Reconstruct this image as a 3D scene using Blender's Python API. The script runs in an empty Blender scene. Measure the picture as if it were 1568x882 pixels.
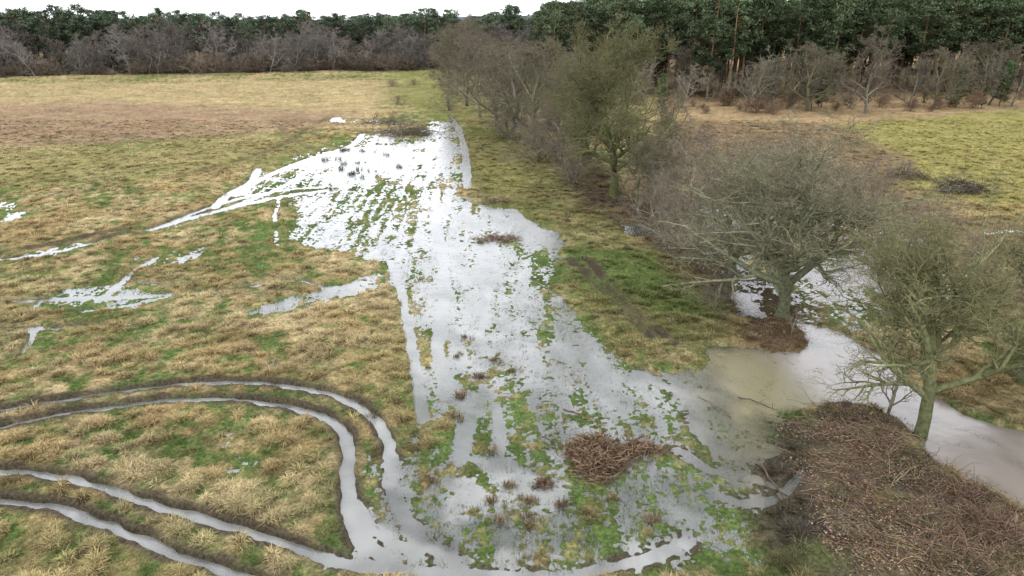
import bpy, math, numpy as np
rng = np.random.default_rng(7)
scene = bpy.context.scene
CAM_H, PITCH, FPX = 15.0, math.radians(21.5), 1045.0
SN, CS = math.sin(PITCH), math.cos(PITCH)

def g(u, v):
    """survey point measured on the photo -> metres on the flat ground plane"""
    a = (u-784)/FPX; b = (441-v)/FPX
    t = CAM_H/(SN-b*CS)
    return (a*t, t*(CS+b*SN))
def G(pts): return [g(*p) for p in pts]

# ------------------------------------------------------------ noise
TAB = np.random.default_rng(3).random((8, 256, 256)).astype(np.float32)
def vnoise(x, y, s=0):
    xi = np.floor(x).astype(np.int64); yi = np.floor(y).astype(np.int64)
    fx = (x-xi); fy = (y-yi)
    fx = fx*fx*(3-2*fx); fy = fy*fy*(3-2*fy)
    T = TAB[s % 8]
    x0 = xi & 255; x1 = (xi+1) & 255; y0 = yi & 255; y1 = (yi+1) & 255
    a = T[x0, y0]*(1-fx)+T[x1, y0]*fx
    b = T[x0, y1]*(1-fx)+T[x1, y1]*fx
    return (a*(1-fy)+b*fy)*2-1
def fbm(x, y, o=3, s=0):
    r = 0; amp = 1; tot = 0
    c, sn = math.cos(0.6), math.sin(0.6)
    for i in range(o):
        r = r+amp*vnoise(x+13.7*i, y-7.3*i, s+i); tot += amp; amp *= .55
        x, y = (x*c-y*sn)*2.03, (x*sn+y*c)*2.03
    return r/tot*1.35
def sst(a, b, x):
    t = np.clip((x-a)/(b-a), 0, 1); return t*t*(3-2*t)
def segdist(X, Y, a, b):
    ax, ay = a; bx, by = b
    dx, dy = bx-ax, by-ay; L2 = dx*dx+dy*dy+1e-9
    t = np.clip(((X-ax)*dx+(Y-ay)*dy)/L2, 0, 1)
    return np.hypot(X-ax-t*dx, Y-ay-t*dy)
def polymask(X, Y, poly, f):
    """1 inside, 0 outside with feather f"""
    P = np.array(poly); m = np.zeros(X.shape)
    idx = np.nonzero((X > P[:, 0].min()-f) & (X < P[:, 0].max()+f) & (Y > P[:, 1].min()-f) & (Y < P[:, 1].max()+f))[0]
    if len(idx) == 0: return m
    x = X[idx]; y = Y[idx]; d = np.full(x.shape, 1e9); ins = np.zeros(x.shape, bool)
    n = len(P)
    for i in range(n):
        a = P[i]; b = P[(i+1) % n]
        d = np.minimum(d, segdist(x, y, a, b))
        if a[1] != b[1]:
            c = ((a[1] > y) != (b[1] > y)) & (x < (b[0]-a[0])*(y-a[1])/(b[1]-a[1])+a[0])
            ins ^= c
    sd = np.where(ins, -d, d)
    m[idx] = 1-sst(-f, f, sd)
    return m
def linedist(X, Y, pts, r):
    D = np.full(X.shape, 99.0)
    for a, b in zip(pts[:-1], pts[1:]):
        idx = np.nonzero((X > min(a[0], b[0])-r) & (X < max(a[0], b[0])+r) & (Y > min(a[1], b[1])-r) & (Y < max(a[1], b[1])+r))[0]
        if len(idx): D[idx] = np.minimum(D[idx], segdist(X[idx], Y[idx], a, b))
    return D
def smooth_line(pts, n=6):
    P = np.array(pts, float); out = []
    for i in range(len(P)-1):
        p0 = P[max(i-1, 0)]; p1 = P[i]; p2 = P[i+1]; p3 = P[min(i+2, len(P)-1)]
        for k in range(n):
            t = k/n
            out.append(.5*((2*p1)+(-p0+p2)*t+(2*p0-5*p1+4*p2-p3)*t*t+(-p0+3*p1-3*p2+p3)*t**3))
    out.append(P[-1]); return [tuple(p) for p in out]

# ------------------------------------------------------------ survey of the flood
# (outline, level, feather)   level -1 open water .. 0 half drowned grass .. 1.6 dry
FLOOD = [(430,300),(520,290),(700,285),(725,315),(855,360),(860,440),(930,520),(1010,560),(1100,560),(1140,540),(1215,540),(1240,640),(1200,700),(1190,900),(470,900),(520,800),(540,760),(600,700),(640,640),(610,560),(595,450),(560,400),(450,370)]
REG = [
 (FLOOD, -.02, .9),
 ([(220,362),(330,300),(400,255),(480,225),(560,200),(560,225),(500,290),(440,304),(340,335),(240,365)], .40, .8),
 ([(340,318),(400,285),(430,262),(480,240),(530,225),(560,205),(640,208),(700,195),(712,235),(722,285),(640,300),(540,300),(470,296),(420,300)], -.08, .9),
 ([(480,242),(540,228),(600,222),(660,218),(700,205),(708,240),(700,268),(650,272),(600,270),(560,280),(520,284),(480,272)], -.55, .9),
 ([(655,186),(690,183),(708,190),(708,212),(680,215),(650,205)], -.5, .8),
 ([(440,308),(500,300),(545,306),(560,325),(520,345),(470,340)], -.36, .6),
 ([(445,355),(520,345),(560,362),(640,350),(655,300),(690,292),(715,312),(790,325),(850,362),(845,378),(800,384),(800,420),(815,450),(830,520),(850,560),(980,600),(960,640),(800,625),(740,600),(700,590),(670,560),(655,480),(640,430),(600,408),(530,392),(480,385)], -.26, .7),
 ([(585,385),(640,365),(700,330),(790,345),(800,420),(815,480),(830,540),(850,590),(760,590),(690,560),(665,480),(610,405)], -.42, .8),
 ([(740,320),(800,325),(855,365),(850,380),(800,378),(760,360)], -.9, .4),
 ([(600,405),(640,425),(600,440),(520,462),(440,488),(375,488),(400,470),(470,450),(540,425)], -.34, .5),
 ([(850,470),(900,500),(960,560),(1090,560),(1140,535),(1230,535),(1260,610),(1225,650),(1150,690),(1050,650),(900,640),(860,600)], -.42, 1.0),
 ([(1080,530),(1225,530),(1270,600),(1240,628),(1130,625),(1090,600)], -1.2, .5),
 ([(1215,495),(1280,505),(1345,535),(1400,585),(1480,640),(1568,670),(1800,720),(1800,1000),(1568,800),(1500,755),(1430,712),(1370,650),(1310,625),(1225,618),(1215,560)], -1.6, .35),
 ([(955,335),(1100,312),(1250,325),(1420,370),(1500,430),(1400,520),(1250,505),(1130,488),(1095,430),(1000,385)], .12, .9),
 ([(1100,322),(1180,330),(1190,352),(1130,355),(1095,345)], -.9, .6),
 ([(950,345),(1030,350),(1030,362),(960,360)], -.8, .5),
 ([(1230,400),(1340,405),(1380,440),(1300,460),(1230,440)], -.4, .7),
 ([(1110,445),(1150,450),(1150,478),(1115,478)], -.8, .4),
 ([(1480,352),(1600,356),(1600,366),(1500,362)], -.2, .5),
 ([(690,735),(730,730),(760,770),(740,785),(705,775)], -1.1, .15),
 ([(725,700),(790,705),(870,760),(860,790),(810,770),(760,740)], -1.0, .15),
 ([(640,560),(720,590),(780,560),(800,600),(740,640),(720,700),(700,690),(700,620),(660,590)], -.55, .3),
 ([(-80,280),(0,292),(55,335),(20,342),(-80,320)], -.15, .6),
 ([(-40,395),(60,380),(150,365),(140,385),(20,405)], .25, .6),
 ([(100,440),(170,425),(250,440),(240,465),(130,475),(20,470)], .15, .8),
 ([(170,398),(320,375),(330,395),(200,415)], .2, .7),
 ([(375,350),(410,330),(425,420),(410,470),(385,470)], .45, .6),
 ([(640,175),(560,180),(500,178),(510,186),(600,196)], .2, .8),
 ([(320,640),(380,650),(420,740),(340,760),(300,700)], .36, 1.2),
 ([(370,520),(450,500),(450,560),(380,580)], .36, 1.0),
 ([(540,690),(600,720),(640,820),(560,830),(545,780)], .12, .5),
 ([(1130,500),(1200,480),(1232,520),(1225,536),(1170,538)], 1.9, .3),
 ([(1205,640),(1290,625),(1372,655),(1430,718),(1500,760),(1568,806),(1700,900),(1700,1100),(1240,1000),(1230,800),(1215,700)], 1.8, 1.1),
 ([(640,640),(700,650),(700,680),(650,690)], .7, .3),
]
REG = [(G(p), l, f) for p, l, f in REG]
# wheel ruts: (line, half width m, level, mud shoulder 0..1)
TR = [
 ([(-120,655),(0,632),(100,615),(200,600),(300,590),(400,590),(480,600),(540,620),(585,655),(598,700),(600,745),(618,790),(650,830),(700,862)], .235, -1.5, 1),
 ([(-120,682),(0,658),(90,638),(180,625),(260,615),(350,614),(420,622),(480,635),(520,655),(532,690),(530,730),(537,780),(560,835),(600,858)], .23, -1.5, 1),
 ([(-120,722),(0,725),(80,731),(160,750),(230,775),(310,797),(400,825),(480,850),(560,868),(700,880),(850,884),(950,866),(1010,846),(1050,830)], .205, -1.6, 1),
 ([(-120,765),(0,770),(80,780),(160,805),(240,840),(310,865),(390,890),(480,915)], .195, -1.6, 1),
 ([(597,400),(612,440),(625,500),(635,560),(643,610),(648,645)], .24, -1.0, 0),
 ([(668,290),(668,340),(678,400),(682,450),(675,500),(670,540),(690,590),(716,618),(712,660),(705,700)], .3, -1.1, 0),
 ([(725,330),(740,400),(745,450),(740,500)], .25, -1.0, 0),
 ([(760,620),(765,680),(760,720)], .2, -.8, 0),
 ([(430,300),(422,330),(425,380)], .22, 0, 0),
 ([(-60,408),(0,400),(100,383),(190,360),(240,348),(300,326),(360,306),(430,292),(500,286)], .3, -.6, .7),
 ([(-60,396),(0,390),(100,372),(190,352)], .25, .3, .8),
 ([(230,352),(300,332),(370,315),(440,300),(500,292)], .4, -.9, .4),
 ([(330,318),(350,298),(390,278),(430,262),(480,243),(540,222),(555,205)], .4, -.8, .3),
 ([(360,300),(400,275),(450,252),(510,232)], .35, -.7, .2),
 ([(340,322),(420,292),(470,265),(500,250)], .3, -.6, .2),
 ([(395,258),(390,270),(372,296)], .4, -.6, .2),
 ([(505,180),(470,200),(430,225),(360,250),(260,275)], .3, .25, .5),
 ([(430,195),(450,215),(500,235)], .3, .3, .5),
 ([(-60,470),(0,463),(100,458),(200,456),(260,450)], .28, -.8, .2),
 ([(-60,525),(0,517),(50,508),(120,500),(200,498)], .25, -.8, .4),
 ([(-60,505),(30,503),(90,505)], .22, -.7, .3),
 ([(150,462),(178,440),(208,415),(240,395)], .25, -.3, .1),
 ([(120,478),(190,470),(260,455),(380,440),(450,428),(500,440),(560,432)], .25, -.35, .2),
 ([(200,430),(300,445),(380,452),(450,445)], .2, 0, .3),
 ([(-20,560),(30,545),(60,500)], .2, -.1, .2),
 ([(510,186),(515,180),(525,188)], .5, -.7, 0),
 ([(560,190),(620,188),(690,190),(705,200)], .5, -.6, 0),
 ([(690,178),(700,195),(712,230),(716,290)], .4, -.8, .3),
 ([(870,400),(900,425),(960,480),(990,520)], .16, .3, .9),
 ([(900,400),(940,450),(980,490),(1030,530)], .14, .3, .9),
 ([(1180,640),(1120,625),(1040,600),(980,570)], .2, -1.1, .6),
 ([(1190,690),(1130,700),(1090,680),(1060,640)], .25, -.9, .9),
 ([(1190,745),(1140,730),(1090,720),(1040,690)], .2, -.6, .9),
 ([(1230,720),(1200,760),(1150,770),(1100,760)], .2, -.4, .9),
 ([(545,770),(560,800),(600,830),(640,850)], .2, -.5, .8),
]
TR = [(smooth_line(G(p)), w, l, m) for p, w, l, m in TR]

STRAW = np.array([.208, .154, .077]); STRAW2 = np.array([.255, .200, .112])
GREEN = np.array([.058, .084, .026]); OLIVE = np.array([.118, .108, .047])
MUD = np.array([.045, .036, .026])
# colour zones (outline, colour, feather, strength)
ZN = [
 ([(-600,135),(690,125),(690,150),(540,178),(-600,165)], (.235,.180,.098), 6, .75),
 ([(-600,158),(200,158),(540,176),(545,192),(420,200),(300,212),(100,225),(-600,240)], (.175,.118,.080), 6, .78),
 ([(-600,240),(200,225),(480,205),(500,225),(400,260),(-600,320)], (.165,.146,.064), 4, .6),
 ([(595,112),(692,108),(705,160),(730,205),(650,178),(600,158)], (.115,.120,.042), 5, .8),
 ([(715,195),(800,205),(900,290),(960,350),(1080,430),(1130,510),(1080,545),(940,520),(860,440),(855,360),(730,315),(712,260)], (.076,.078,.030), 1.2, .75),
 ([(720,240),(790,250),(820,290),(800,310),(740,300)], (.14,.125,.05), 1.5, .6),
 ([(850,385),(960,390),(1060,440),(1080,490),(960,480),(870,430)], (.052,.074,.023), 1.0, .75),
 ([(820,215),(900,240),(960,290),(1010,330),(1120,395),(1250,480),(1230,535),(1140,525),(1095,455),(980,365),(900,325),(860,270)], (.060,.046,.030), 1.2, .9),
 ([(1000,185),(1290,190),(1400,240),(1430,330),(1568,350),(1800,360),(1800,520),(1450,470),(1150,320),(1000,330)], (.120,.084,.052), 2.0, .88),
 ([(1270,192),(1568,170),(2300,160),(2300,345),(1568,338),(1450,305),(1385,290),(1380,240),(1330,215)], (.158,.142,.050), 2.5, .9),
 ([(1420,310),(1568,318),(2000,330),(2000,350),(1568,345),(1420,325)], (.17,.13,.06), 1.5, .7),
 ([(1000,186),(1300,190),(1568,166),(3000,150),(3000,80),(1000,90)], (.20,.14,.08), 2.0, .9),
 ([(-2500,118),(300,117),(700,107),(1000,110),(1000,60),(-2500,60)], (.08,.06,.04), 6, .9),
 ([(1130,495),(1200,480),(1235,520),(1225,537),(1170,540)], (.070,.048,.030), .3, .9),
 ([(1150,690),(1205,700),(1230,800),(1290,900),(1190,900),(1140,800)], (.036,.030,.021), .6, .8),
 ([(1195,645),(1290,622),(1375,655),(1430,716),(1500,757),(1568,806),(1700,900),(1700,1100),(1260,1000),(1225,850),(1180,740)], (.046,.036,.026), 1.0, .92),
 ([(1160,660),(1215,650),(1270,690),(1300,760),(1350,882),(1240,900),(1180,780)], (.032,.028,.022), 1.0, .85),
 ([(1370,830),(1450,820),(1500,880),(1400,900)], (.05,.07,.018), .6, .7),
 ([(1220,860),(1290,850),(1320,900),(1220,910)], (.05,.06,.02), .6, .6),
 ([(1300,740),(1360,730),(1380,780),(1320,790)], (.05,.06,.02), .6, .5),
]
ZN = [(G(p), np.array(c), f, s) for p, c, f, s in ZN]
ZT = [  # muddy (opaque) water, main flood also painted milky as sky reflection: outline, turbidity, feather
 ([(560,190),(720,190),(860,360),(870,600),(640,600),(440,400),(350,300)], .58, 1.8),
 ([(820,430),(900,480),(1100,540),(1200,640),(1200,760),(900,700),(820,600)], .36, 1.4),
 ([(1085,535),(1225,535),(1270,600),(1240,630),(1130,625),(1090,600)], .88, .8),
 ([(1225,500),(1345,535),(1400,585),(1800,720),(1800,1100),(1568,800),(1430,712),(1300,620),(1240,600)], .9, .8),
 ([(980,590),(1080,590),(1100,625),(1020,625)], .65, .6),
 ([(560,640),(800,640),(880,760),(880,800),(600,800)], .25, 1.2),
 ([(-300,560),(520,570),(590,640),(600,800),(700,868),(1060,835),(1060,1000),(-300,1000)], .62, .4),
 ([(690,725),(880,700),(870,800),(690,790)], .8, .3),
 ([(950,300),(1500,320),(1500,500),(1150,500)], .5, 2),
]
ZT = [(G(p), t, f) for p, t, f in ZT]

def g_y(p): return float(np.mean([q[1] for q in p]))
def field(X, Y):
    X = X.astype(float); Y = Y.astype(float)
    far = np.clip(Y/45, .45, 2.2)
    wx = X+far*(.50*fbm(X/2.0, Y/2.0, 3, 1)+.5*fbm(X/7, Y/7, 2, 2))
    wy = Y+far*(.60*fbm(X/2.0, Y/2.0, 3, 4)+.9*fbm(X/7, Y/7, 2, 5))
    L = np.full(X.shape, 1.6)
    for p, l, f in REG:
        m = polymask(wx, wy, p, f*np.clip(g_y(p)/30, .7, 2)); L += (l-L)*m
    wet0 = 1-sst(-.2, 1.5, L)
    tx = X+.09*fbm(X/.7, Y/.7, 2, 6); ty = Y+.09*fbm(X/.7, Y/.7, 2, 7)
    mud = np.zeros(X.shape); rut = np.zeros(X.shape)
    for p, w, l, md in TR:
        D = linedist(tx, ty, p, 3)
        m = 1-sst(w*.75, w*1.35, D); L += (np.minimum(l, L)-L)*m
        mud = np.maximum(mud, md*(1-sst(w*1.4, w*1.4+.38, D))); rut = np.maximum(rut, m)
    n1 = fbm(X/1.5, Y/1.5, 3, 2); n2 = fbm(X/.33, Y/.33, 2, 5)
    n3 = fbm(X/.15, Y/.15, 2, 1)
    st = fbm(X/.42+.12*Y, Y/5, 2, 3)
    q = 1-.75*rut
    tus = sst(.05, .5, fbm(X/.55, Y/.55, 2, 0))
    h = .1*L+q*(.040*n1+(.046-.018*wet0)*n2+wet0*(.045*st+.060*n3))+.03*tus*(.2+.6*(L > .8))*q
    h += mud*(1-rut)*.03*sst(.2, 1, L)
    # right hand bank and gentle far relief
    h += .07*sst(1.6, 1.85, L)*(1+1.4*fbm(X/1.6, Y/1.6, 4, 1))
    h += .35*sst(95, 200, Y)*(1+fbm(X/40, Y/40, 2, 3))
    # colours
    Gm = np.clip(.32+.60*fbm(X/6, Y/6, 2, 6)+.95*fbm(X/.7, Y/.7, 3, 7)-.30*tus+.5*wet0, 0, 1)[:, None]
    big = sst(-.4, .5, fbm(X/3, Y/3, 2, 1))[:, None]
    dry = STRAW*(1-big)+STRAW2*big
    mo = sst(-.3, .6, fbm(X/14, Y/14, 2, 4))[:, None]*.55
    dry = dry*(1-mo)+OLIVE*mo
    C = dry*(1-Gm)+GREEN*Gm
    tex = 1+.25*fbm(X/.4, Y/.4, 2, 3)+.22*fbm(X/2.5, Y/1.5, 2, 6)
    base_mul = np.clip(tex, .5, 1.6)[:, None]
    for p, c, f, s in ZN:
        m = polymask(wx, wy, p, f)*s
        if m.max() > 0:
            m = m*(.72+.28*np.clip(1+fbm(X/1.3, Y/1.3, 2, 2)*1.6, 0, 1.4)); m = np.clip(m, 0, 1)[:, None]
            C = C*(1-m)+c*m
    C = C*base_mul
    mm = np.clip(mud*(.9+.6*n1), 0, 1)[:, None]*.95
    C = C*(1-mm)+MUD*mm
    # soaked ground near and under the water line
    wd = (1-sst(-.03, .035, h))[:, None]
    C = C*(1-wd)+(C*.5+np.array([.024, .028, .020]))*wd
    return dict(L=L, h=h, C=C, mud=mud, G=Gm[:, 0], wet=wet0, rut=rut, tus=tus)
def ground_z(x, y):
    return float(field(np.array([x]), np.array([y]))['h'][0])

# ------------------------------------------------------------ mesh helpers
def make_mesh(name, V, Q, col=None, mat=None, T=None):
    me = bpy.data.meshes.new(name)
    V = np.asarray(V, np.float32)
    nq = len(Q) if Q is not None else 0; nt = len(T) if T is not None else 0
    me.vertices.add(len(V)); me.vertices.foreach_set('co', V.ravel())
    li = []; 
    if nq: li.append(np.asarray(Q).ravel())
    if nt: li.append(np.asarray(T).ravel())
    li = np.concatenate(li).astype(np.int32)
    me.loops.add(len(li)); me.loops.foreach_set('vertex_index', li)
    ls = np.concatenate([np.arange(nq)*4, nq*4+np.arange(nt)*3]).astype(np.int32)
    me.polygons.add(nq+nt); me.polygons.foreach_set('loop_start', ls)
    me.update(calc_edges=True)
    if col is not None:
        a = me.attributes.new('Col', 'FLOAT_COLOR', 'POINT')
        c = np.ones((len(V), 4), np.float32); c[:, :3] = col
        a.data.foreach_set('color', c.ravel())
    if mat: me.materials.append(mat)
    return me
def add_obj(name, me, loc=(0, 0, 0), rot=(0, 0, 0), scl=(1, 1, 1)):
    o = bpy.data.objects.new(name, me); scene.collection.objects.link(o)
    o.location = loc; o.rotation_euler = rot; o.scale = scl
    return o
def norm(a): return a/(np.linalg.norm(a, axis=-1, keepdims=True)+1e-9)
def tubes(P, R, S):
    N, K, _ = P.shape
    t = norm(np.gradient(P, axis=1))
    m = norm(t.mean(1))
    ref = np.where(np.abs(m[:, 2:3]) < .8, np.array([[0, 0, 1.]]), np.array([[1., 0, 0]]))
    u = norm(np.cross(t, ref[:, None, :])); v = np.cross(t, u)
    a = np.arange(S)/S*2*math.pi
    ring = P[:, :, None, :]+R[:, :, None, None]*(np.cos(a)[None, None, :, None]*u[:, :, None, :]+np.sin(a)[None, None, :, None]*v[:, :, None, :])
    V = ring.reshape(-1, 3)
    n = np.arange(N)[:, None, None]*K*S; k = np.arange(K-1)[None, :, None]*S; s = np.arange(S)[None, None, :]; s2 = (s+1) % S
    Q = np.stack([n+k+s, n+k+s2, n+k+S+s2, n+k+S+s], -1).reshape(-1, 4)
    return V, Q
class Acc:
    def __init__(s): s.V = []; s.Q = []; s.T = []; s.C = []; s.n = 0
    def add(s, V, Q=None, T=None, C=None):
        if Q is not None: s.Q.append(Q+s.n)
        if T is not None: s.T.append(T+s.n)
        s.V.append(V); s.C.append(np.broadcast_to(C, (len(V), 3))); s.n += len(V)
    def mesh(s, name, mat):
        return make_mesh(name, np.concatenate(s.V), np.concatenate(s.Q) if s.Q else None, np.concatenate(s.C), mat, np.concatenate(s.T) if s.T else None)

# ------------------------------------------------------------ materials
def newmat(name):
    m = bpy.data.materials.new(name); m.use_nodes = True
    nt = m.node_tree; nt.nodes.clear(); return m, nt
def nd(nt, t, **k):
    n = nt.nodes.new(t)
    for a, b in k.items(): setattr(n, a, b)
    return n
def mix_mul(nt, a, b, fac=1):
    n = nd(nt, 'ShaderNodeMix', data_type='RGBA', blend_type='MULTIPLY'); n.inputs[0].default_value = fac
    nt.links.new(a, n.inputs[6]); nt.links.new(b, n.inputs[7]); return n.outputs[2]
def attr_mat(name, scale=3., lo=.6, hi=1.4, tint=False, bump=0., noise=True):
    m, nt = newmat(name); out = nd(nt, 'ShaderNodeOutputMaterial')
    at = nd(nt, 'ShaderNodeAttribute', attribute_name='Col'); c = at.outputs['Color']
    geo = nd(nt, 'ShaderNodeNewGeometry')
    if noise:
        no = nd(nt, 'ShaderNodeTexNoise'); no.inputs['Scale'].default_value = scale; no.inputs['Detail'].default_value = 2
        nt.links.new(geo.outputs['Position'], no.inputs['Vector'])
        mr = nd(nt, 'ShaderNodeMapRange'); mr.inputs[1].default_value = .3; mr.inputs[2].default_value = .7
        mr.inputs[3].default_value = lo; mr.inputs[4].default_value = hi
        nt.links.new(no.outputs[0], mr.inputs[0])
        c = mix_mul(nt, c, mr.outputs[0])
    if tint:
        ti = nd(nt, 'ShaderNodeAttribute', attribute_name='tint', attribute_type='INSTANCER')
        c = mix_mul(nt, c, ti.outputs['Color'])
    b = nd(nt, 'ShaderNodeBsdfDiffuse')
    nt.links.new(c, b.inputs['Color']); sh = b.outputs[0]
    if bump:
        bp = nd(nt, 'ShaderNodeBump'); bp.inputs['Strength'].default_value = bump; bp.inputs['Distance'].default_value = .05
        n2 = nd(nt, 'ShaderNodeTexNoise'); n2.inputs['Scale'].default_value = 14; n2.inputs['Detail'].default_value = 4
        nt.links.new(geo.outputs['Position'], n2.inputs['Vector']); nt.links.new(n2.outputs[0], bp.inputs['Height'])
        nt.links.new(bp.outputs[0], b.inputs['Normal'])
    nt.links.new(sh, out.inputs[0]); return m
M_ground = attr_mat('meadow_soil', 9, .6, 1.45, bump=.7)
M_bark = attr_mat('bark', 6, .65, 1.45)
M_barkI = attr_mat('bark_far', 1.5, .7, 1.3, tint=True, noise=False)
M_leaf = attr_mat('pine_needles', 1.2, .55, 1.5, tint=True, noise=False)
M_blade = attr_mat('grass_blades', 5, .75, 1.3, tint=True, noise=False)
M_debris = attr_mat('dead_wood', 4, .55, 1.5, tint=True, noise=False)
M_pile = attr_mat('cut_brushwood', 5, .5, 1.5)

# water
M_water, nt = newmat('flood_water')
out = nd(nt, 'ShaderNodeOutputMaterial')
geo = nd(nt, 'ShaderNodeNewGeometry')
nz = nd(nt, 'ShaderNodeTexNoise'); nz.inputs['Scale'].default_value = 2.6; nz.inputs['Detail'].default_value = 5
nt.links.new(geo.outputs['Position'], nz.inputs['Vector'])
bp = nd(nt, 'ShaderNodeBump'); bp.inputs['Strength'].default_value = .5; bp.inputs['Distance'].default_value = .03
nt.links.new(nz.outputs[0], bp.inputs['Height'])
fr = nd(nt, 'ShaderNodeFresnel'); fr.inputs['IOR'].default_value = 1.47
ma = nd(nt, 'ShaderNodeMath', operation='MULTIPLY', use_clamp=True); ma.inputs[1].default_value = 1.4
nt.links.new(bp.outputs[0], fr.inputs['Normal']); nt.links.new(fr.outputs[0], ma.inputs[0])
gl = nd(nt, 'ShaderNodeBsdfGlossy'); gl.inputs['Roughness'].default_value = .24; gl.inputs['Color'].default_value = (.96, .97, 1, 1)
nt.links.new(bp.outputs[0], gl.inputs['Normal'])
tp = nd(nt, 'ShaderNodeBsdfTransparent'); tp.inputs[0].default_value = (.86, .88, .84, 1)
at = nd(nt, 'ShaderNodeAttribute', attribute_name='Col')
df = nd(nt, 'ShaderNodeBsdfDiffuse')
ta = nd(nt, 'ShaderNodeAttribute', attribute_name='turbidity')
nt.links.new(at.outputs['Color'], df.inputs[0])
m1 = nd(nt, 'ShaderNodeMixShader'); nt.links.new(ta.outputs['Fac'], m1.inputs[0])
nt.links.new(tp.outputs[0], m1.inputs[1]); nt.links.new(df.outputs[0], m1.inputs[2])
m2 = nd(nt, 'ShaderNodeMixShader'); nt.links.new(ma.outputs[0], m2.inputs[0])
nt.links.new(m1.outputs[0], m2.inputs[1]); nt.links.new(gl.outputs[0], m2.inputs[2])
nt.links.new(m2.outputs[0], out.inputs[0])

# ------------------------------------------------------------ ground sheet
def grid(Yr, S, wmin=14.):
    W = np.maximum(Yr*CS+CAM_H*SN, wmin)
    X = (S[None, :]*W[:, None]).ravel(); Y = np.repeat(Yr, len(S))
    nr, nc = len(Yr), len(S)
    i = np.arange(nr-1)[:, None]*nc; j = np.arange(nc-1)[None, :]
    Q = np.stack([i+j, i+j+1, i+nc+j+1, i+nc+j], -1).reshape(-1, 4)
    return X, Y, Q
vs = np.arange(960, 46, -1.15)
Yv = np.array([g(784, v)[1] for v in vs])
Yr = np.concatenate([[-3000, -1200, -500, -200, -80, -30, -10, 0, 5, 9], Yv[Yv > 11], [1600, 2200, 3200, 5000]])
edge = .82*1.12**np.arange(1, 26)
S = np.concatenate([-edge[::-1], np.linspace(-.82, .82, 1180), edge])
X, Y, Q = grid(Yr, S, 14)
f = field(X, Y)
h = f['h']
me = make_mesh('ground', np.stack([X, Y, h], -1), Q, f['C'], M_ground)
add_obj('ground', me)

# water sheet
Yw = np.concatenate([[8, 10], Yv[(Yv > 11) & (Yv < 135)][::3]])
Sw = np.linspace(-1.15, 1.25, 420)
X, Y, Q = grid(Yw, Sw, 14)
tb = np.full(X.shape, .10)
wx = X+.8*fbm(X/2, Y/2, 3, 2); wy = Y+.8*fbm(X/2, Y/2, 3, 3)
for p, t, ff in ZT:
    m = polymask(wx, wy, p, ff); tb += (t-tb)*m
wisp = fbm(X/.9+.5*Y+1.2*fbm(X/3, Y/3, 2, 1), Y/2.2-.3*X, 3, 4)  # streaks paint a smoky, wispy reflection into the water colour
tb = np.clip(tb+.32*wisp, .02, .92)
TAN = np.array([.180, .160, .095]); GRY = np.array([.200, .200, .188]); PNK = np.array([.205, .175, .150])
k = sst(6, 10, X)[:, None]; k2 = sst(11.5, 13.5, X+.3*(Y-28))[:, None]
C = GRY*(1-k)+TAN*k; C = C*(1-k2)+PNK*k2
me = make_mesh('flood_water', np.stack([X, Y, np.zeros_like(X)], -1), Q, C, M_water)
a = me.attributes.new('turbidity', 'FLOAT', 'POINT'); a.data.foreach_set('value', tb.astype(np.float32))
add_obj('flood_water', me)

# ------------------------------------------------------------ instancing
def scatter(name, P, rot, scl, pick, tint, protos):
    coll = bpy.data.collections.new(name+'_parts')
    for i, (pm) in enumerate(protos):
        o = bpy.data.objects.new('%s_part_%02d' % (name, i), pm); coll.objects.link(o)
    me = bpy.data.meshes.new(name)
    n = len(P); me.vertices.add(n); me.vertices.foreach_set('co', np.asarray(P, np.float32).ravel())
    def att(nm, ty, key, d):
        a = me.attributes.new(nm, ty, 'POINT'); a.data.foreach_set(key, d.ravel())
    att('rot', 'FLOAT_VECTOR', 'vector', np.asarray(rot, np.float32)); att('scl', 'FLOAT_VECTOR', 'vector', np.asarray(scl, np.float32))
    att('pick', 'INT', 'value', np.asarray(pick, np.int32))
    c = np.ones((n, 4), np.float32); c[:, :3] = tint; att('tint', 'FLOAT_COLOR', 'color', c)
    o = add_obj(name, me)
    ng = bpy.data.node_groups.new(name, 'GeometryNodeTree')
    ng.interface.new_socket('Geometry', in_out='INPUT', socket_type='NodeSocketGeometry')
    ng.interface.new_socket('Geometry', in_out='OUTPUT', socket_type='NodeSocketGeometry')
    N = ng.nodes; Lk = ng.links
    gi = N.new('NodeGroupInput'); go = N.new('NodeGroupOutput')
    ci = N.new('GeometryNodeCollectionInfo'); ci.inputs['Collection'].default_value = coll
    ci.inputs['Separate Children'].default_value = True; ci.inputs['Reset Children'].default_value = True
    ip = N.new('GeometryNodeInstanceOnPoints'); ip.inputs['Pick Instance'].default_value = True
    def na(nm, ty):
        q = N.new('GeometryNodeInputNamedAttribute'); q.data_type = ty; q.inputs['Name'].default_value = nm
        return [s for s in q.outputs if s.enabled][0]
    er = N.new('FunctionNodeEulerToRotation')
    Lk.new(na('rot', 'FLOAT_VECTOR'), er.inputs[0]); Lk.new(er.outputs[0], ip.inputs['Rotation'])
    Lk.new(na('scl', 'FLOAT_VECTOR'), ip.inputs['Scale']); Lk.new(na('pick', 'INT'), ip.inputs['Instance Index'])
    Lk.new(gi.outputs[0], ip.inputs['Points']); Lk.new(ci.outputs[0], ip.inputs['Instance'])
    Lk.new(ip.outputs[0], go.inputs[0])
    md = o.modifiers.new('instances', 'NODES'); md.node_group = ng
    return o

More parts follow.
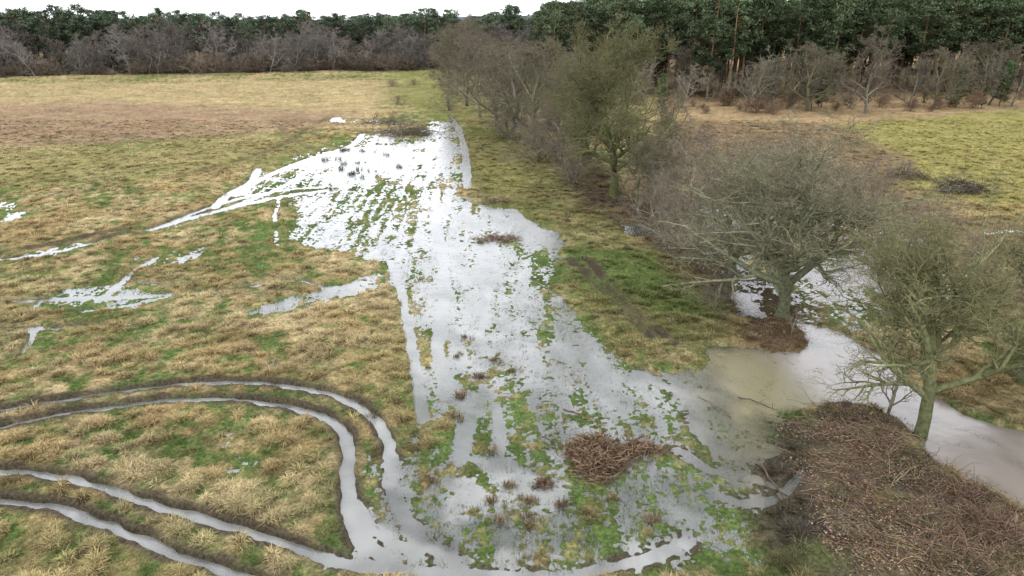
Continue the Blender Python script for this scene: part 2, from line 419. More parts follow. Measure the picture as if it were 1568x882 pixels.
def tuft(seed, n=26, hgt=.3, w=.012, spread=.12, lean=.7, var=.3):
    r = np.random.default_rng(seed)
    az = r.random(n)*6.283; rad = spread*np.sqrt(r.random(n)); b = np.stack([np.cos(az)*rad, np.sin(az)*rad, -.03+0*az], -1)
    az2 = az+r.normal(0, .7, n); L = hgt*(.55+.6*r.random(n)); ln = lean*(.3+r.random(n))
    d = np.stack([np.cos(az2), np.sin(az2), 0*az], -1); sd = np.stack([-np.sin(az2), np.cos(az2), 0*az], -1)
    up = np.array([0, 0, 1.])
    m = b+d*(L*ln*.35)[:, None]+up*(L*.6)[:, None]; t = b+d*(L*ln)[:, None]+up*(L*(1-.35*ln))[:, None]
    W = (w*(.7+.6*r.random(n)))[:, None]
    V = np.stack([b-sd*W, b+sd*W, m-sd*W*.8, m+sd*W*.8, t], 1).reshape(-1, 3)
    i = np.arange(n)*5
    Qd = np.stack([i, i+1, i+3, i+2], -1); T = np.stack([i+2, i+3, i+4], -1)
    c = (1-var+2*var*r.random(n))[:, None, None]*np.ones((n, 5, 3)); c = c*np.array([.75, .75, 1, 1, 1.15])[None, :, None]  # ambient occlusion painted into the blades: dark base, lighter tip
    return make_mesh('tuft', V, Qd, c.reshape(-1, 3), M_blade, T)

# meadow grass
N = 185000
s = rng.uniform(-.90, .90, N); Yg = 12.5*np.exp(rng.random(N)*math.log(110/12.5))
Xg = s*(Yg*CS+CAM_H*SN)
ff = field(Xg, Yg)
hh = ff['h']; L = ff['L']
keep = (hh > -.01) & (rng.random(N) < (1-1.5*ff['mud'])) & (ff['rut'] < .3) & (rng.random(N) < np.where(hh < .01, .6, 1)) & (L < 1.72)
Xg, Yg, hh = Xg[keep], Yg[keep], hh[keep]; C = ff['C'][keep]; Gm = ff['G'][keep]; wet = ff['wet'][keep]; tus = ff['tus'][keep]; Lk_ = L[keep]
n = len(Xg)
wetp = np.clip(wet, 0, 1)
tall = (.36+.50*tus*(1-Gm))*(1-.45*wetp)
tall = np.clip(tall, .22, .95)*(.75+.5*rng.random(n))
wid = tall*(1+.3*rng.random(n))*(1+.3*np.clip((Yg-30)/60, 0, 1))
straw = (tus*(1-Gm) > .25) & (wetp < .85)
pick = np.where(straw, rng.integers(0, 3, n), rng.integers(3, 6, n))
un = (hh < .03)
def drowned_col(n):
    mixg = rng.random((n, 1))*.5
    return (GREEN*.95)*(1-mixg)+np.array([.125, .11, .055])*mixg
C = np.where(un[:, None], drowned_col(n), C*np.where(straw, 1.4, 1.15)[:, None])*(.65+.7*rng.random(n))[:, None]
rot = np.stack([rng.normal(0, .12, n), rng.normal(0, .12, n), rng.random(n)*6.283], -1)
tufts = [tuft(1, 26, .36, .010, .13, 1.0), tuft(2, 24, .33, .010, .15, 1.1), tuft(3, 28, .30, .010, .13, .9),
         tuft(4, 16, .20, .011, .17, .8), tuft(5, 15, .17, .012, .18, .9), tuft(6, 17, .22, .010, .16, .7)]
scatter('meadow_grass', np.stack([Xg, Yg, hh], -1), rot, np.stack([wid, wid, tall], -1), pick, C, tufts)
# sparse drowned stubble, tips just breaking the surface
N = 150000
s = rng.uniform(-.62, .62, N); Yg = 13*np.exp(rng.random(N)**.9*math.log(105/13)); Xg = s*(Yg*CS+CAM_H*SN)
ff = field(Xg, Yg); hh = ff['h']; dens = sst(-.14, -.005, hh)*(.30+.9*sst(-.1, .6, fbm(Xg/2.5, Yg/5, 3, 6)))
keep = (hh < .0) & (hh > -.14) & (ff['wet'] > .4) & (ff['rut'] < .25) & (rng.random(N) < dens)
Xg, Yg, hh = Xg[keep], Yg[keep], hh[keep]; n = len(Xg)
sc_ = rng.uniform(.7, 1.15, n)
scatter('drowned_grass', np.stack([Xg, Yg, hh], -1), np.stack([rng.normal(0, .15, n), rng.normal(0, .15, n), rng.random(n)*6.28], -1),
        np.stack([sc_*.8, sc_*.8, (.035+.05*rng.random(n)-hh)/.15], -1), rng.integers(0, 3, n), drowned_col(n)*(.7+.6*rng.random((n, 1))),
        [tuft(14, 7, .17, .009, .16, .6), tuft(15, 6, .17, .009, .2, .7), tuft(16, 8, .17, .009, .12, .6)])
# brown sedge tussocks standing in the flood
Pn = []
for u, v, k_ in [(735,577,7),(758,552,6),(790,568,5),(706,606,9),(700,545,6),(708,640,4),(650,430,4),(812,765,8),(780,745,6),(760,770,5),(655,735,7),(690,640,5),(640,690,6),(905,790,6),(820,800,8),(770,800,6),(735,372,8),(775,372,6),(712,518,4),(860,775,6),(750,690,4),(940,765,6),(1000,800,6),(560,640,4)]:
    x, y = g(u, v)
    for _ in range(k_): Pn.append((x+rng.normal(0, .16), y+rng.normal(0, .14), .01))
n = len(Pn)
scatter('sedge_tussocks', Pn, np.stack([rng.normal(0, .25, n), rng.normal(0, .25, n), rng.random(n)*6.28], -1), rng.uniform(.5, .95, (n, 1))*np.ones((1, 3)), rng.integers(0, 3, n), np.array([[.135, .098, .055]])*rng.uniform(.5, 1.4, (n, 1)), tufts)

# ------------------------------------------------------------ trees
def grow(seed, H, spread, lv, trunk_r=.28, trunk_frac=.62, tmin=.22, wob=.12, up=.07, limb_col=(.10,.098,.055), twig_col=(.115,.09,.055), stems=1, ang1=(60, 30), rmin=.007, mat=None, name='tree', rk=.62, top=.5):
    r = np.random.default_rng(seed); A = Acc()
    P0 = np.zeros((stems, 3)); D = np.tile([[0, 0, 1.]], (stems, 1))+r.normal(0, .08 if stems == 1 else .35, (stems, 3))*[1, 1, .1]; D = norm(D)
    if stems > 1: P0[:, :2] = r.normal(0, .35, (stems, 2))
    P0[:, 2] = -.25
    Ln = np.full(stems, H*trunk_frac)*(1 if stems == 1 else r.uniform(.75, 1.05, stems)); R0 = np.full(stems, trunk_r)
    limb_col = np.array(limb_col); twig_col = np.array(twig_col)
    nl = len(lv)
    K = 10; sides = 8; taper = .72
    for li in range(nl+1):
        Nn = len(P0); pts = np.zeros((Nn, K+1, 3)); pts[:, 0] = P0; d = D
        dirs = np.zeros((Nn, K+1, 3)); dirs[:, 0] = d
        w = wob*(.6 if li == 0 else (1+.35*li))
        for k in range(K):
            d = norm(d+r.normal(0, w, d.shape)+np.array([0, 0, up*(1.0 if li else .4)]))
            pts[:, k+1] = pts[:, k]+d*(Ln/K)[:, None]; dirs[:, k+1] = d
        tt = np.linspace(0, 1, K+1)
        Rr = R0[:, None]*(1-taper*tt)[None, :]
        if li == 0: Rr[:, 0] *= 1.45; Rr[:, 1] *= 1.08
        Rr = np.maximum(Rr, rmin*.7)
        V, Qd = tubes(pts, Rr, sides)
        kk = min(1, li/max(nl-1, 1))**2
        c = limb_col*(1-kk)+twig_col*kk
        cc = c*np.repeat(r.uniform(.7, 1.3, Nn), (K+1)*sides)[:, None]
        if li == 0: cc = cc*(.5+.5*np.clip(V[:, 2:3]/(H*.35), 0, 1))     # trunk colour darker towards the foot
        A.add(V, Qd, None, cc)
        if li == nl: break
        m, ratio, ang = lv[li]
        t = (np.arange(m)[None, :]+r.random((Nn, m)))/m
        t0 = tmin if li == 0 else .18
        t = t0+(1-t0)*t; t[:, -1] = 1
        fi = t*K; i0 = np.minimum(fi.astype(int), K-1); fr_ = (fi-i0)[..., None]
        ar = np.arange(Nn)[:, None]
        p = pts[ar, i0]*(1-fr_)+pts[ar, i0+1]*fr_; pd = dirs[ar, i0+1]
        rr = (R0[:, None]*(1-taper*t))
        if li == 0: an = np.radians(ang1[0]+(ang1[1]-ang1[0])*t+r.normal(0, 8, t.shape)); ln = spread*(1-top*(t-t0)/(1-t0))*r.uniform(.75, 1.15, t.shape)
        else: an = np.radians(r.normal(ang, 13, t.shape)); ln = Ln[:, None]*ratio*(1.15-.5*t)*r.uniform(.65, 1.25, t.shape)
        if li == 0:
            az = (np.arange(m)[None, :]*2.4+r.random((Nn, 1))*6.28+r.normal(0, .3, t.shape))
        else: az = r.random(t.shape)*6.283
        ref = np.where(np.abs(pd[..., 2:3]) < .9, np.array([0, 0, 1.]), np.array([1., 0, 0]))
        uu = norm(np.cross(pd, ref)); vv = np.cross(pd, uu)
        nd_ = np.cos(an)[..., None]*pd+np.sin(an)[..., None]*(np.cos(az)[..., None]*uu+np.sin(az)[..., None]*vv)
        nd_[..., 2] = np.where(nd_[..., 2] < -.25, -.25+.3*nd_[..., 2], nd_[..., 2])
        P0 = p.reshape(-1, 3); D = norm(nd_.reshape(-1, 3)); Ln = ln.ravel()
        R0 = np.maximum(rr*rk, rmin).ravel()
        K = [7, 5, 4, 3, 2, 2][min(li, 5)]; sides = [6, 5, 4, 3, 3, 3][min(li, 5)]; taper = .75
    V = np.concatenate(A.V); zmax = np.percentile(V[:, 2], 99)
    for a_ in A.V: a_ *= np.array([1, 1, H/zmax])
    c0 = np.median(V[:, :2], axis=0)
    rad = np.percentile(np.hypot(V[:, 0]-c0[0], V[:, 1]-c0[1]), 93)
    sc = spread/rad; c0 = c0*.45
    for a_ in A.V:
        k_ = np.clip(a_[:, 2]/(H*.25), 0, 1)
        a_[:, :2] = (a_[:, :2]-c0*np.clip(a_[:, 2]/(H*.7), 0, 1)[:, None])*(1+(sc-1)*k_)[:, None]
    return A.mesh(name, mat or M_bark)

LV = [(12, 0, 0), (8, .54, 48), (7, .55, 45), (6, .56, 45), (3, .62, 42)]
greytw = (.150, .136, .108)
big_oak = grow(11, 14.6, 7.4, [(15, 0, 0), (9, .52, 48), (7, .55, 46), (6, .58, 45), (4, .64, 42)], .40, .60, .22, limb_col=(.105,.115,.050), twig_col=(.112,.106,.056), ang1=(76, 22), name='oak_a', rk=.72, top=.22, rmin=.010)
oak_b = grow(23, 10.3, 5.9, LV, .29, .60, .16, limb_col=(.160,.170,.105), twig_col=(.146,.134,.090), ang1=(66, 24), wob=.14, name='oak_b', rk=.76, top=.3, rmin=.008)
oak_c = grow(37, 8.8, 5.0, LV, .25, .66, .26, limb_col=(.140,.150,.075), twig_col=(.140,.132,.070), ang1=(58, 22), wob=.13, name='oak_c', rk=.75, top=.25)
LV2 = [(10, 0, 0), (7, .54, 46), (6, .55, 44), (6, .58, 44), (3, .62, 42)]
med_a = grow(41, 10, 4.2, LV2, .17, .66, .12, limb_col=greytw, twig_col=(.130,.106,.084), ang1=(65, 25), name='med_a', top=.35, rmin=.010, rk=.68)
med_b = grow(43, 10, 4.6, LV2, .18, .66, .12, limb_col=(.120,.120,.072), twig_col=(.120,.106,.074), ang1=(68, 25), name='med_b', rk=.7, top=.35, rmin=.010)
shrub = grow(47, 5, 3.0, [(6, 0, 0), (5, .55, 42), (5, .55, 42), (4, .6, 42)], .06, .8, .08, stems=6, limb_col=(.165,.15,.12), twig_col=(.155,.13,.10), ang1=(50, 25), name='shrub', rk=.7)
sapling = grow(53, 3.6, 1.3, [(9, 0, 0), (6, .5, 44), (5, .55, 44)], .06, .8, .2, limb_col=(.15,.135,.10), twig_col=(.16,.14,.10), ang1=(50, 25), name='sapling')

def height_at(u, v_base, v_top):
    y = g(u, v_base)[1]; b = (441-v_top)/FPX
    return 15-y*(SN-b*CS)/(CS+b*SN)
def place(name, mesh, mh, u, v, vtop, wscale=1., rot=None):
    x, y = g(u, v); H = height_at(u, v, vtop); s_ = H/mh
    return add_obj(name, mesh, (x, y, ground_z(x, y)), (0, 0, rng.random()*6.28 if rot is None else rot), (s_*wscale, s_*wscale, s_))
place('oak_tree', big_oak, 14.6, 940, 303, 40, 1.02, 1.0)
place('oak_tree', oak_b, 10.3, 1195, 490, 190, 1.0, 2.0)
place('oak_tree', oak_c, 8.8, 1405, 668, 312, .95, 4.4)
place('oak_tree', oak_b, 10.3, 1118, 428, 218, .85, 4.4)
place('oak_tree', oak_c, 8.8, 1560, 590, 318, 1.1, 1.6)
place('oak_tree', oak_b, 10.3, 1660, 730, 500, .7, 5.1)
place('oak_tree', med_b, 10, 892, 262, 80, 1.0, 1.2)
place('oak_tree', med_b, 10, 975, 330, 215, .9, 2.2)
place('oak_tree', med_a, 10, 855, 240, 72, 1.0)
for (u, v, vt, m, ws) in [(820,228,68,med_b,1.2),(785,208,58,med_a,1.2),(760,195,70,med_b,1.1),(735,182,40,med_a,.9),(715,165,25,med_b,.8),(700,150,30,med_a,.8),(705,135,38,med_b,.9),(728,128,45,med_a,.9),(760,150,60,med_b,1.1),(800,170,66,med_a,1.2),(850,200,60,med_b,1.1),(690,122,40,med_a,.8),(1020,262,140,med_a,1.1)]:
    place('hedgerow_tree', m, 10, u, v, vt, ws*1.1)
for (u, v, vt, m, ws) in [(1235,172,68,med_b,1.35),(1325,175,45,med_a,1.1),(1430,168,75,med_b,1.1),(1548,165,88,med_a,1.2),(1180,165,100,med_b,1.1),(1390,165,80,med_a,1.1),(1500,150,60,med_b,1.2),(1050,150,50,med_a,1.2)]:
    place('field_edge_tree', m, 10, u, v, vt, ws)
for (u, v, vt, ws) in [(1010,350,265,1.0),(1040,385,285,1.),(1060,330,200,1.3),(1075,410,310,.9),(1000,300,200,1.1),(1150,330,205,1.2),(1250,330,230,1.3),(1320,350,245,1.2),(1400,420,310,1.2),(1500,460,360,1.2),(690,172,145,1.5),(608,163,148,1.8),(600,135,124,2.),(635,133,124,2.),(780,215,165,1.4),(830,250,180,1.3),(880,285,215,1.),(860,225,150,1.3),(1385,270,245,1.2),(1090,480,410,.7)]:
    place('bare_shrub', shrub, 5, u, v, vt, ws)
place('sapling_tree', sapling, 3.6, 1358, 632, 528, 1.1)
place('sapling_tree', sapling, 3.6, 1210, 520, 480, 1.0)

# ---- woodland protos
FL = [(10, 0, 0), (6, .5, 48), (5, .58, 46), (5, .62, 42)]
def far_bare(seed, lc, tc, sp=4.6): return grow(seed, 12, sp, FL, .16, .66, .12, limb_col=lc, twig_col=tc, rmin=.022, mat=M_barkI, ang1=(68, 22), name='far_bare', top=.4, rk=.68)
def pine(seed, H=17, dens=1., t0=.42, R=3.0, cones=0.):
    r = np.random.default_rng(seed); A = Acc()
    K = 10; z = np.linspace(-.3, H*.97, K+1); p = np.stack([r.normal(0, .14, K+1).cumsum()*.5, r.normal(0, .14, K+1).cumsum()*.5, z], -1)[None]
    V, Qd = tubes(p, np.linspace(.24, .06, K+1)[None], 6)
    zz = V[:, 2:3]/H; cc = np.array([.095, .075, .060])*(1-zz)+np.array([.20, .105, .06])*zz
    A.add(V, Qd, None, cc)
    m = 44; tz = t0+(.98-t0)*(np.arange(m)+r.random(m))/m; az = r.random(m)*6.28
    b = np.stack([np.interp(tz*H, z, p[0, :, 0]), np.interp(tz*H, z, p[0, :, 1]), tz*H], -1)
    q_ = np.clip((tz-t0+.05)/(1.03-t0), 0, 1)
    prof = (np.sin(q_*math.pi)**.6)*(1-cones)+cones*(1.05-q_)
    ln = R*prof*r.uniform(.4, 1.25, m)+.4
    k = np.linspace(0, 1, 5)
    d = np.stack([np.cos(az), np.sin(az), r.uniform(.0, .5, m)], -1)
    pts = b[:, None]+d[:, None]*(ln[:, None]*k)[..., None]+np.array([0, 0, 1])*(.12*ln[:, None]*k**2)[..., None]
    V, Qd = tubes(pts, .05*(1-.7*k)[None]*np.ones((m, 1)), 3); A.add(V, Qd, None, np.array([.12, .07, .045]))
    nc = int(7*dens)
    t = r.uniform(.35, 1.05, (m, nc)); cen = b[:, None]+d[:, None]*(ln[:, None]*t)[..., None]+np.array([0, 0, 1])*(.12*ln[:, None]*t**2)[..., None]+r.normal(0, .24, (m, nc, 3))
    cen = cen.reshape(-1, 3); nn = 13
    cb = r.uniform(.4, 1.9, len(cen))
    c0 = np.repeat(cen, nn, 0)+r.normal(0, .28, (len(cen)*nn, 3))*[1, 1, .55]
    dd = norm(r.normal(0, 1, c0.shape)+[0, 0, .3]); sd = norm(np.cross(dd, r.normal(0, 1, c0.shape)))
    sz = r.uniform(.16, .34, (len(c0), 1))
    V = np.stack([c0-sd*sz*.38, c0+sd*sz*.38, c0+dd*sz*1.4], 1).reshape(-1, 3); i = np.arange(len(c0))*3
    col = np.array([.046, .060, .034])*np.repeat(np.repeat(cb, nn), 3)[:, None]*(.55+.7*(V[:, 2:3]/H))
    A2 = Acc(); A2.add(V, None, np.stack([i, i+1, i+2], -1), col)
    Vt = np.concatenate(A.V+A2.V); Qt = np.concatenate(A.Q); Tt = A2.T[0]+A.n
    me = make_mesh('pine', Vt, Qt, np.concatenate(A.C+A2.C), M_barkI, Tt)
    me.materials.append(M_leaf)
    mi = np.zeros(len(me.polygons), np.int32); mi[len(Qt):] = 1; me.polygons.foreach_set('material_index', mi)
    return me
bares = [far_bare(61, (.150,.140,.120), (.145,.128,.112)), far_bare(62, (.135,.13,.11), (.130,.122,.104), 5.2), far_bare(63, (.135,.125,.10), (.140,.12,.10), 4.2)]
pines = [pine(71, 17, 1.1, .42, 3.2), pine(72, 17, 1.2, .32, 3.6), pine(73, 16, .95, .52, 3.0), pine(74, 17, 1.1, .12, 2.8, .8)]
fshrub = grow(65, 4, 2.5, [(6, 0, 0), (6, .55, 42), (5, .55, 42)], .05, .8, .05, stems=6, limb_col=(.13,.11,.09), twig_col=(.14,.112,.09), rmin=.022, mat=M_barkI, name='fshrub')

P = []; R = []; Sc = []; Pk = []; Ti = []
def put(x, y, kind, hgt, tint=(1, 1, 1)):
    base = [12, 12, 12, 17, 17, 16, 17, 4][kind]
    s_ = hgt/base; w_ = s_*rng.uniform(.9, 1.3)
    P.append((x, y, .2)); R.append((rng.normal(0, .03), rng.normal(0, .03), rng.random()*6.28)); Sc.append((w_, w_, s_)); Pk.append(kind)
    v_ = rng.uniform(.65, 1.4); Ti.append([t_*v_ for t_ in tint])
def edgeY(x): return np.interp(x, [-700, -155, -20, 20, 60], [188, 188, 222, 226, 226])
def hn(x, y): return float(fbm(np.array([x/11.]), np.array([y/11.]), 2, 3)[0])
def ip_(): return int(rng.choice([3, 4, 5, 6], p=[.3, .32, .3, .08]))
for _ in range(300):      # bare deciduous margin, overlapping crowns right down to the ground
    x = rng.uniform(-300, 45); e = edgeY(x); dpt = rng.random()**1.3*20
    put(x, e+dpt, int(rng.integers(0, 3)), rng.uniform(9, 13)+dpt*.12+2.2*hn(x, 0), (1, .99, 1.04))  # faint blue tint paints distance haze into the crowns
for _ in range(150):
    x = rng.uniform(-300, 45); put(x, edgeY(x)+rng.uniform(-2, 5), 7, rng.uniform(2.0, 6.0), (.95, .95, .9))
for _ in range(36):
    x = rng.uniform(-300, 40); put(x, edgeY(x)+rng.uniform(2, 8), 6, rng.uniform(4, 10), (.6, .75, .6))
for _ in range(430):
    x = rng.uniform(-310, 45); dpt = rng.uniform(14, 52)
    put(x, edgeY(x)+dpt, ip_(), rng.uniform(14.2, 17.2)+2.4*hn(x, dpt), (1.05, 1.08, 1.2))  # bluish tint stands in for haze over the far pines
def eR(x): return np.interp(x, [22, 50, 95, 400], [116, 115, 124, 150])
for _ in range(70):
    x = 22+rng.random()*210; put(x, eR(x)+rng.uniform(-1, 16), 7, rng.uniform(1.0, 3.2), (1.0, .86, .74))
for _ in range(50):
    x = 22+rng.random()*210; put(x, eR(x)+rng.uniform(6, 30), int(rng.integers(0, 3)), rng.uniform(7, 11.5), (1.0, .98, .88))
for _ in range(500):
    x = 24+rng.random()*215; dpt = 22+75*rng.random()**1.1
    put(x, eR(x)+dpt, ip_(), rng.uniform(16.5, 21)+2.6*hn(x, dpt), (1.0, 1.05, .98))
for _ in range(14):
    x = 24+rng.random()*150; put(x, eR(x)+rng.uniform(2, 12), 6, rng.uniform(3.5, 8), (.9, 1.2, .9))
for _ in range(100):
    x = rng.uniform(8, 44); y = rng.uniform(145, 225); put(x, y, ip_(), rng.uniform(15, 19.5))
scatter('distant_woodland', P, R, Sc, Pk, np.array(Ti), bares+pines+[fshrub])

# distant wooded hill
nx, ny = 500, 30
xs = np.linspace(-1600, 1800, nx); ys = np.linspace(800, 1500, ny)
XX, YY = np.meshgrid(xs, ys)
hz = np.sin(np.linspace(.0, math.pi, ny))[:, None]**.5*(14+6*fbm(XX.ravel()/260, YY.ravel()/400, 3, 2).reshape(XX.shape)+2.2*fbm(XX.ravel()/14, YY.ravel()/14, 3, 3).reshape(XX.shape))+2
i = np.arange(ny-1)[:, None]*nx; j = np.arange(nx-1)[None, :]
Qh = np.stack([i+j, i+j+1, i+nx+j+1, i+nx+j], -1).reshape(-1, 4)
add_obj('distant_hill', make_mesh('distant_hill', np.stack([XX.ravel(), YY.ravel(), hz.ravel()], -1), Qh, np.tile([[.085, .10, .115]], (nx*ny, 1)), M_ground))  # blue-grey colour has the distance haze painted in

# ------------------------------------------------------------ brushwood piles
def pile(name, u, v, rx, ry, hz_, n, Lr=(.5, 1.5), rad=(.006, .018), col=(.105, .055, .032), seed=1, logs=0):
    r = np.random.default_rng(seed); A = Acc(); K = 4
    az = r.random(n)*6.28; q = np.sqrt(r.random(n)); lump = 1+.25*np.sin(az*3+seed)+.15*np.sin(az*7)
    cx = np.cos(az)*q*rx*lump; cy = np.sin(az)*q*ry*lump
    cz = hz_*(1-q**2)*r.random(n)**.45*(.75+.35*np.sin(cx*4+seed)*np.cos(cy*3))+.04
    d = norm(np.stack([r.normal(0, 1, n), r.normal(0, .8, n), r.normal(0, .5, n)], -1)); Ls = r.uniform(*Lr, n)
    t = np.linspace(-.5, .5, K+1)
    pts = np.stack([cx, cy, cz], -1)[:, None]+d[:, None]*(Ls[:, None]*t)[..., None]
    pts = pts+r.normal(0, .035, pts.shape); pts[..., 2] = np.maximum(pts[..., 2], .0)
    R_ = r.uniform(*rad, n)[:, None]*np.linspace(1, .4, K+1)[None]
    V, Qd = tubes(pts, R_, 4); c = np.array(col)*np.repeat(r.uniform(.35, 2.4, n), (K+1)*4)[:, None]
    A.add(V, Qd, None, c)
    if logs:
        az = r.random(logs)*6.28; d = np.stack([np.cos(az), np.sin(az)*.6, r.uniform(-.1, .25, logs)], -1)
        c0 = np.stack([r.normal(0, rx*.5, logs), r.normal(0, ry*.5, logs), r.uniform(.1, hz_*.7, logs)], -1)
        pts = c0[:, None]+d[:, None]*(r.uniform(1.2, 2.4, logs)[:, None]*t)[..., None]; pts[..., 2] = np.maximum(pts[..., 2], .03)
        V, Qd = tubes(pts, np.full((logs, K+1), .035), 6); A.add(V, Qd, None, np.array(col)*.8)
    x, y = g(u, v); return add_obj(name, A.mesh(name, M_pile), (x, y, max(ground_z(x, y), -.02)))
pile('brushwood_pile', 915, 706, 1.15, 1.0, 1.1, 850, (.3, 1.1), (.008, .024), (.105, .072, .047), 1, 7)
pile('brushwood_pile', 985, 690, .85, .35, .3, 160, (.4, 1.3), (.008, .022), (.105, .072, .048), seed=2, logs=3)
pile('brushwood_pile', 1472, 296, 2.2, 1.5, 1.1, 420, (.8, 3.2), (.01, .03), (.06, .05, .04), 3, 8)
pile('brushwood_pile', 765, 366, 1.5, .6, .25, 220, (.4, 1.4), (.008, .02), (.10, .07, .05), 4)
pile('brushwood_pile', 762, 312, 1.5, .6, .25, 160, (.4, 1.4), (.008, .02), (.12, .095, .06), 5)
pile('brushwood_pile', 620, 205, 4.5, 2.0, .6, 200, (1, 4.5), (.015, .04), (.10, .085, .06), 6)
pile('brushwood_pile', 590, 190, 4, 1.5, .6, 120, (1, 4.5), (.015, .04), (.10, .085, .06), 8)
pile('brushwood_pile', 833, 742, .3, .25, .22, 160, (.15, .5), (.005, .014), (.09, .06, .04), 9)
pile('brushwood_pile', 1390, 275, 2.2, 1.2, .6, 250, (.8, 2.5), (.01, .025), (.07, .055, .04), 10)
def branch(u0, v0, u1, v1, rad, z=.06, seed=1, col=(.075, .055, .04)):
    r = np.random.default_rng(seed); a = np.array(g(u0, v0)); b = np.array(g(u1, v1)); K = 8; t = np.linspace(0, 1, K+1)
    L_ = np.linalg.norm(b-a); p = np.zeros((1, K+1, 3)); c = (a+b)/2
    p[0, :, :2] = (a-c)+(b-a)*t[:, None]+r.normal(0, L_*.015, (K+1, 2)); p[0, :, 2] = z+.05*np.sin(t*5)
    A = Acc(); V, Qd = tubes(p, np.linspace(rad, rad*.35, K+1)[None], 6); A.add(V, Qd, None, np.array(col))
    for j_ in range(5):
        k_ = r.integers(2, K); s_ = p[0, k_]; dd = norm(np.append((b-a)/L_+r.normal(0, .6, 2), r.uniform(0, .4)))
        q = s_+dd*np.linspace(0, L_*.22, 5)[:, None]; V, Qd = tubes(q[None], np.linspace(rad*.4, rad*.12, 5)[None], 4); A.add(V, Qd, None, np.array(col))
    add_obj('fallen_branch', A.mesh('fallen_branch', M_pile), (c[0], c[1], 0))
branch(862, 632, 925, 655, .04, .15, 1, (.11,.065,.04)); branch(1130, 610, 1190, 628, .03, .06, 2); branch(1160, 712, 1215, 790, .05, .15, 3); branch(830, 672, 862, 690, .035, .1, 4)
branch(1120, 640, 1060, 600, .02, .03, 5); branch(1240, 700, 1340, 720, .04, .2, 6); branch(1290, 790, 1370, 850, .04, .2, 7); branch(1330, 690, 1400, 760, .03, .2, 8); branch(1200, 830, 1300, 810, .03, .2, 9)
branch(1250, 740, 1300, 800, .03, .2, 10, (.12,.10,.075)); branch(1400, 800, 1480, 790, .03, .25, 11, (.12,.10,.075)); branch(1220, 670, 1280, 660, .03, .2, 12, (.12,.10,.075))
x, y = g(590, 205); add_obj('fallen_tree', med_a, (x, y, .5), (1.45, .1, 1.2), (.55, .55, .7))

# rushes standing in the water
Pn = []; 
for u, v in [(525,236),(532,250),(545,247),(550,262),(556,272),(531,228),(560,235),(519,258),(541,268),(511,292),(604,255),(572,262),(585,240),(536,262),(522,247),(497,250)]:
    x, y = g(u+rng.normal(0, 3), v+rng.normal(0, 3))
    for _ in range(rng.integers(2, 6)): Pn.append((x+rng.normal(0, .16), y+rng.normal(0, .2), -.03))
n = len(Pn)
scatter('rush_clumps', Pn, np.stack([np.zeros(n), np.zeros(n), rng.random(n)*6.28], -1), np.stack([rng.uniform(.8, 1.5, n)]*2+[rng.uniform(1.0, 2.4, n)], -1), rng.integers(0, 2, n), np.array([[.105, .09, .06]])*rng.uniform(.7, 1.4, (n, 1)), [tuft(81, 22, .36, .012, .15, .6), tuft(82, 18, .33, .012, .15, .7)])

# ------------------------------------------------------------ leaf litter, sticks and dead stems on the right bank
def litter_part(seed, kind):
    r = np.random.default_rng(seed); A = Acc()
    if kind == 'leaf':
        n = 16; c = np.stack([r.normal(0, .2, n), r.normal(0, .2, n), r.uniform(.0, .03, n)], -1)
        a_ = norm(r.normal(0, 1, (n, 3))*[1, 1, .25]); b_ = norm(np.cross(a_, r.normal(0, .3, (n, 3))+[0, 0, 1])); s_ = r.uniform(.025, .05, (n, 1))
        V = np.stack([c-a_*s_, c-b_*s_*.6, c+a_*s_, c+b_*s_*.6], 1).reshape(-1, 3); i = np.arange(n)*4
        A.add(V, np.stack([i, i+1, i+2, i+3], -1), None, np.repeat(r.uniform(.5, 2.2, n), 4)[:, None]*np.ones((1, 3)))
    else:
        n = 6; c = np.stack([r.normal(0, .15, n), r.normal(0, .15, n), r.uniform(.01, .05, n)], -1)
        d = norm(r.normal(0, 1, (n, 3))*([1, 1, .08] if kind == 'stick' else [.9, .9, .6])); 
        if kind == 'stem': d[:, 2] = np.abs(d[:, 2])
        Ls = r.uniform(.2, .9, n) if kind == 'stick' else r.uniform(.4, 1.0, n)
        t = np.linspace(0 if kind == 'stem' else -.5, 1 if kind == 'stem' else .5, 4)
        pts = c[:, None]+d[:, None]*(Ls[:, None]*t)[..., None]+r.normal(0, .02, (n, 4, 3))
        if kind == 'stem': pts[:, 3, 2] -= .12
        V, Qd = tubes(pts, np.linspace(.010, .004, 4)[None]*np.ones((n, 1)), 3); A.add(V, Qd, None, np.repeat(r.uniform(.4, 2.6, n), 12)[:, None]*np.ones((1, 3)))
    return A.mesh('litter', M_debris)
bank = G([(1225,660),(1290,622),(1375,655),(1430,716),(1500,757),(1568,806),(1640,860),(1640,960),(1330,960),(1290,850),(1250,740)])
hedge = G([(860,260),(960,290),(1010,330),(1120,395),(1250,480),(1235,530),(1140,525),(1095,455),(980,365),(900,325)])
def samp(poly, n, f=.5, thin=True):
    A_ = np.array(poly); x = rng.uniform(A_[:, 0].min()-f, A_[:, 0].max()+f, n); y = rng.uniform(A_[:, 1].min()-f, A_[:, 1].max()+f, n)
    k_ = polymask(x, y, poly, f) > rng.random(n)
    if thin: k_ &= (.08+.92*sst(-.15, .45, fbm(x/.9, y/.9, 4, 2))) > rng.random(n)
    return x[k_], y[k_]
x1, y1 = samp(bank, 17000, 1.3); x2, y2 = samp(hedge, 8000, .8)
x = np.concatenate([x1, x2]); y = np.concatenate([y1, y2]); fz = field(x, y); k_ = fz['h'] > 0; x, y = x[k_], y[k_]; z = fz['h'][k_]; n = len(x)
pk = rng.choice([0, 1, 2, 3, 4, 5], n, p=[.42, .42, .06, .06, .02, .02])
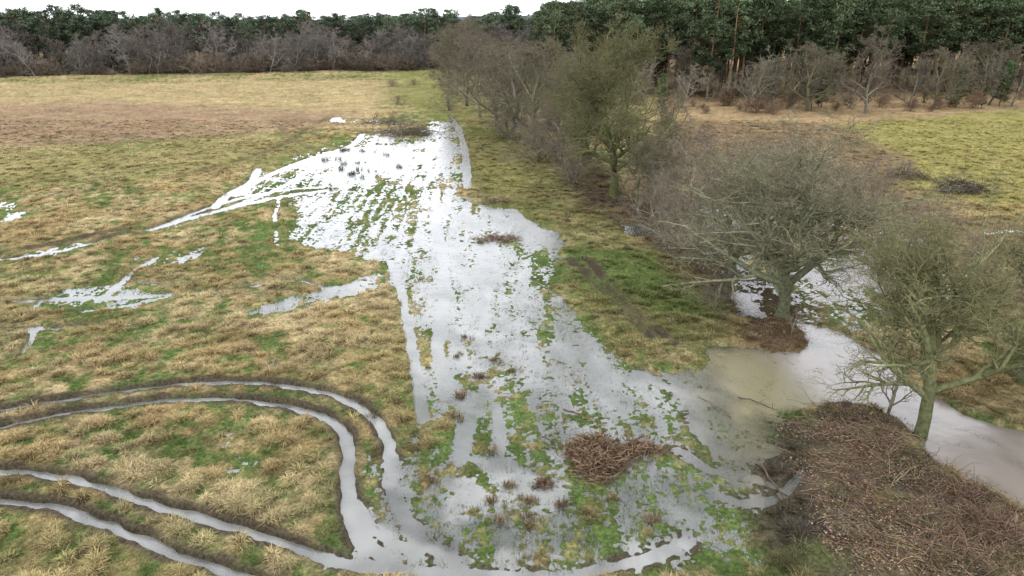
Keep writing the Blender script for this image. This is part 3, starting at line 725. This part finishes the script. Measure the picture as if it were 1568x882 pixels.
tc = np.array([.066, .048, .033])*rng.uniform(.45, 1.8, (n, 1))+rng.normal(0, .005, (n, 3)); tc = np.clip(tc, .01, 1)
scatter('leaf_litter', np.stack([x, y, z], -1), np.stack([np.zeros(n)]*2+[rng.random(n)*6.28], -1), rng.uniform(.7, 1.3, (n, 1))*np.ones((1, 3)), pk, tc,
        [litter_part(1, 'leaf'), litter_part(2, 'leaf'), litter_part(3, 'stick'), litter_part(4, 'stick'), litter_part(5, 'stem'), litter_part(6, 'stem')])
# green moss / grass tufts pushing through the litter
x, y = samp(bank, 1600, 1.0, False); kk = fbm(x/1.3, y/1.3, 3, 5) > .22; x, y = x[kk], y[kk]; z = field(x, y)['h']; n = len(x)
scatter('bank_grass', np.stack([x, y, z], -1), np.stack([np.zeros(n)]*2+[rng.random(n)*6.28], -1), rng.uniform(.4, .8, (n, 1))*np.ones((1, 3)), rng.integers(3, 6, n), np.array([.055, .070, .024])*rng.uniform(.6, 1.5, (n, 1)), tufts)
br = G([(1420,790),(1470,760),(1500,772),(1568,815),(1640,860),(1640,960),(1450,930),(1420,850)])
x, y = samp(br, 3000, .9); z = field(x, y)['h']; n = len(x)
scatter('bramble_thicket', np.stack([x, y, z], -1), np.stack([rng.normal(0, .3, n), rng.normal(0, .3, n), rng.random(n)*6.28], -1), rng.uniform(.5, 1.0, (n, 1))*np.ones((1, 3)), rng.integers(0, 2, n),
        np.array([.080, .054, .038])*rng.uniform(.5, 1.6, (n, 1)), [litter_part(15, 'stem'), litter_part(16, 'stem')])

# ------------------------------------------------------------ light
w = bpy.data.worlds.new('World'); scene.world = w; w.use_nodes = True
nt = w.node_tree; bg = nt.nodes['Background']; bg.inputs[1].default_value = .12
sky = nt.nodes.new('ShaderNodeTexSky'); sky.sky_type = 'NISHITA'; sky.sun_disc = False
SE, SR = math.radians(48), math.radians(200)
sky.sun_elevation = SE; sky.sun_rotation = SR; sky.dust_density = 4; sky.air_density = 1.5
mx = nt.nodes.new('ShaderNodeMix'); mx.data_type = 'RGBA'; mx.inputs[0].default_value = .88
mx.inputs[7].default_value = (24.0, 24.6, 25.6, 1)     # cloud deck
nt.links.new(sky.outputs[0], mx.inputs[6]); nt.links.new(mx.outputs[2], bg.inputs[0])
sd = bpy.data.lights.new('sun', 'SUN'); sd.energy = 1.0; sd.angle = math.radians(25); sd.color = (1, .96, .9)
so = bpy.data.objects.new('sun', sd); scene.collection.objects.link(so)
so.rotation_euler = (math.radians(90)-SE, 0, math.pi-SR)

cam = bpy.data.cameras.new('camera'); co = bpy.data.objects.new('camera', cam); scene.collection.objects.link(co)
co.location = (0, 0, CAM_H); co.rotation_euler = (math.radians(90)-PITCH, 0, 0)
cam.lens = 24; cam.sensor_width = 36; cam.clip_end = 8000
scene.camera = co
scene.view_settings.view_transform = 'Standard'; scene.view_settings.look = 'None'; scene.view_settings.exposure = 0
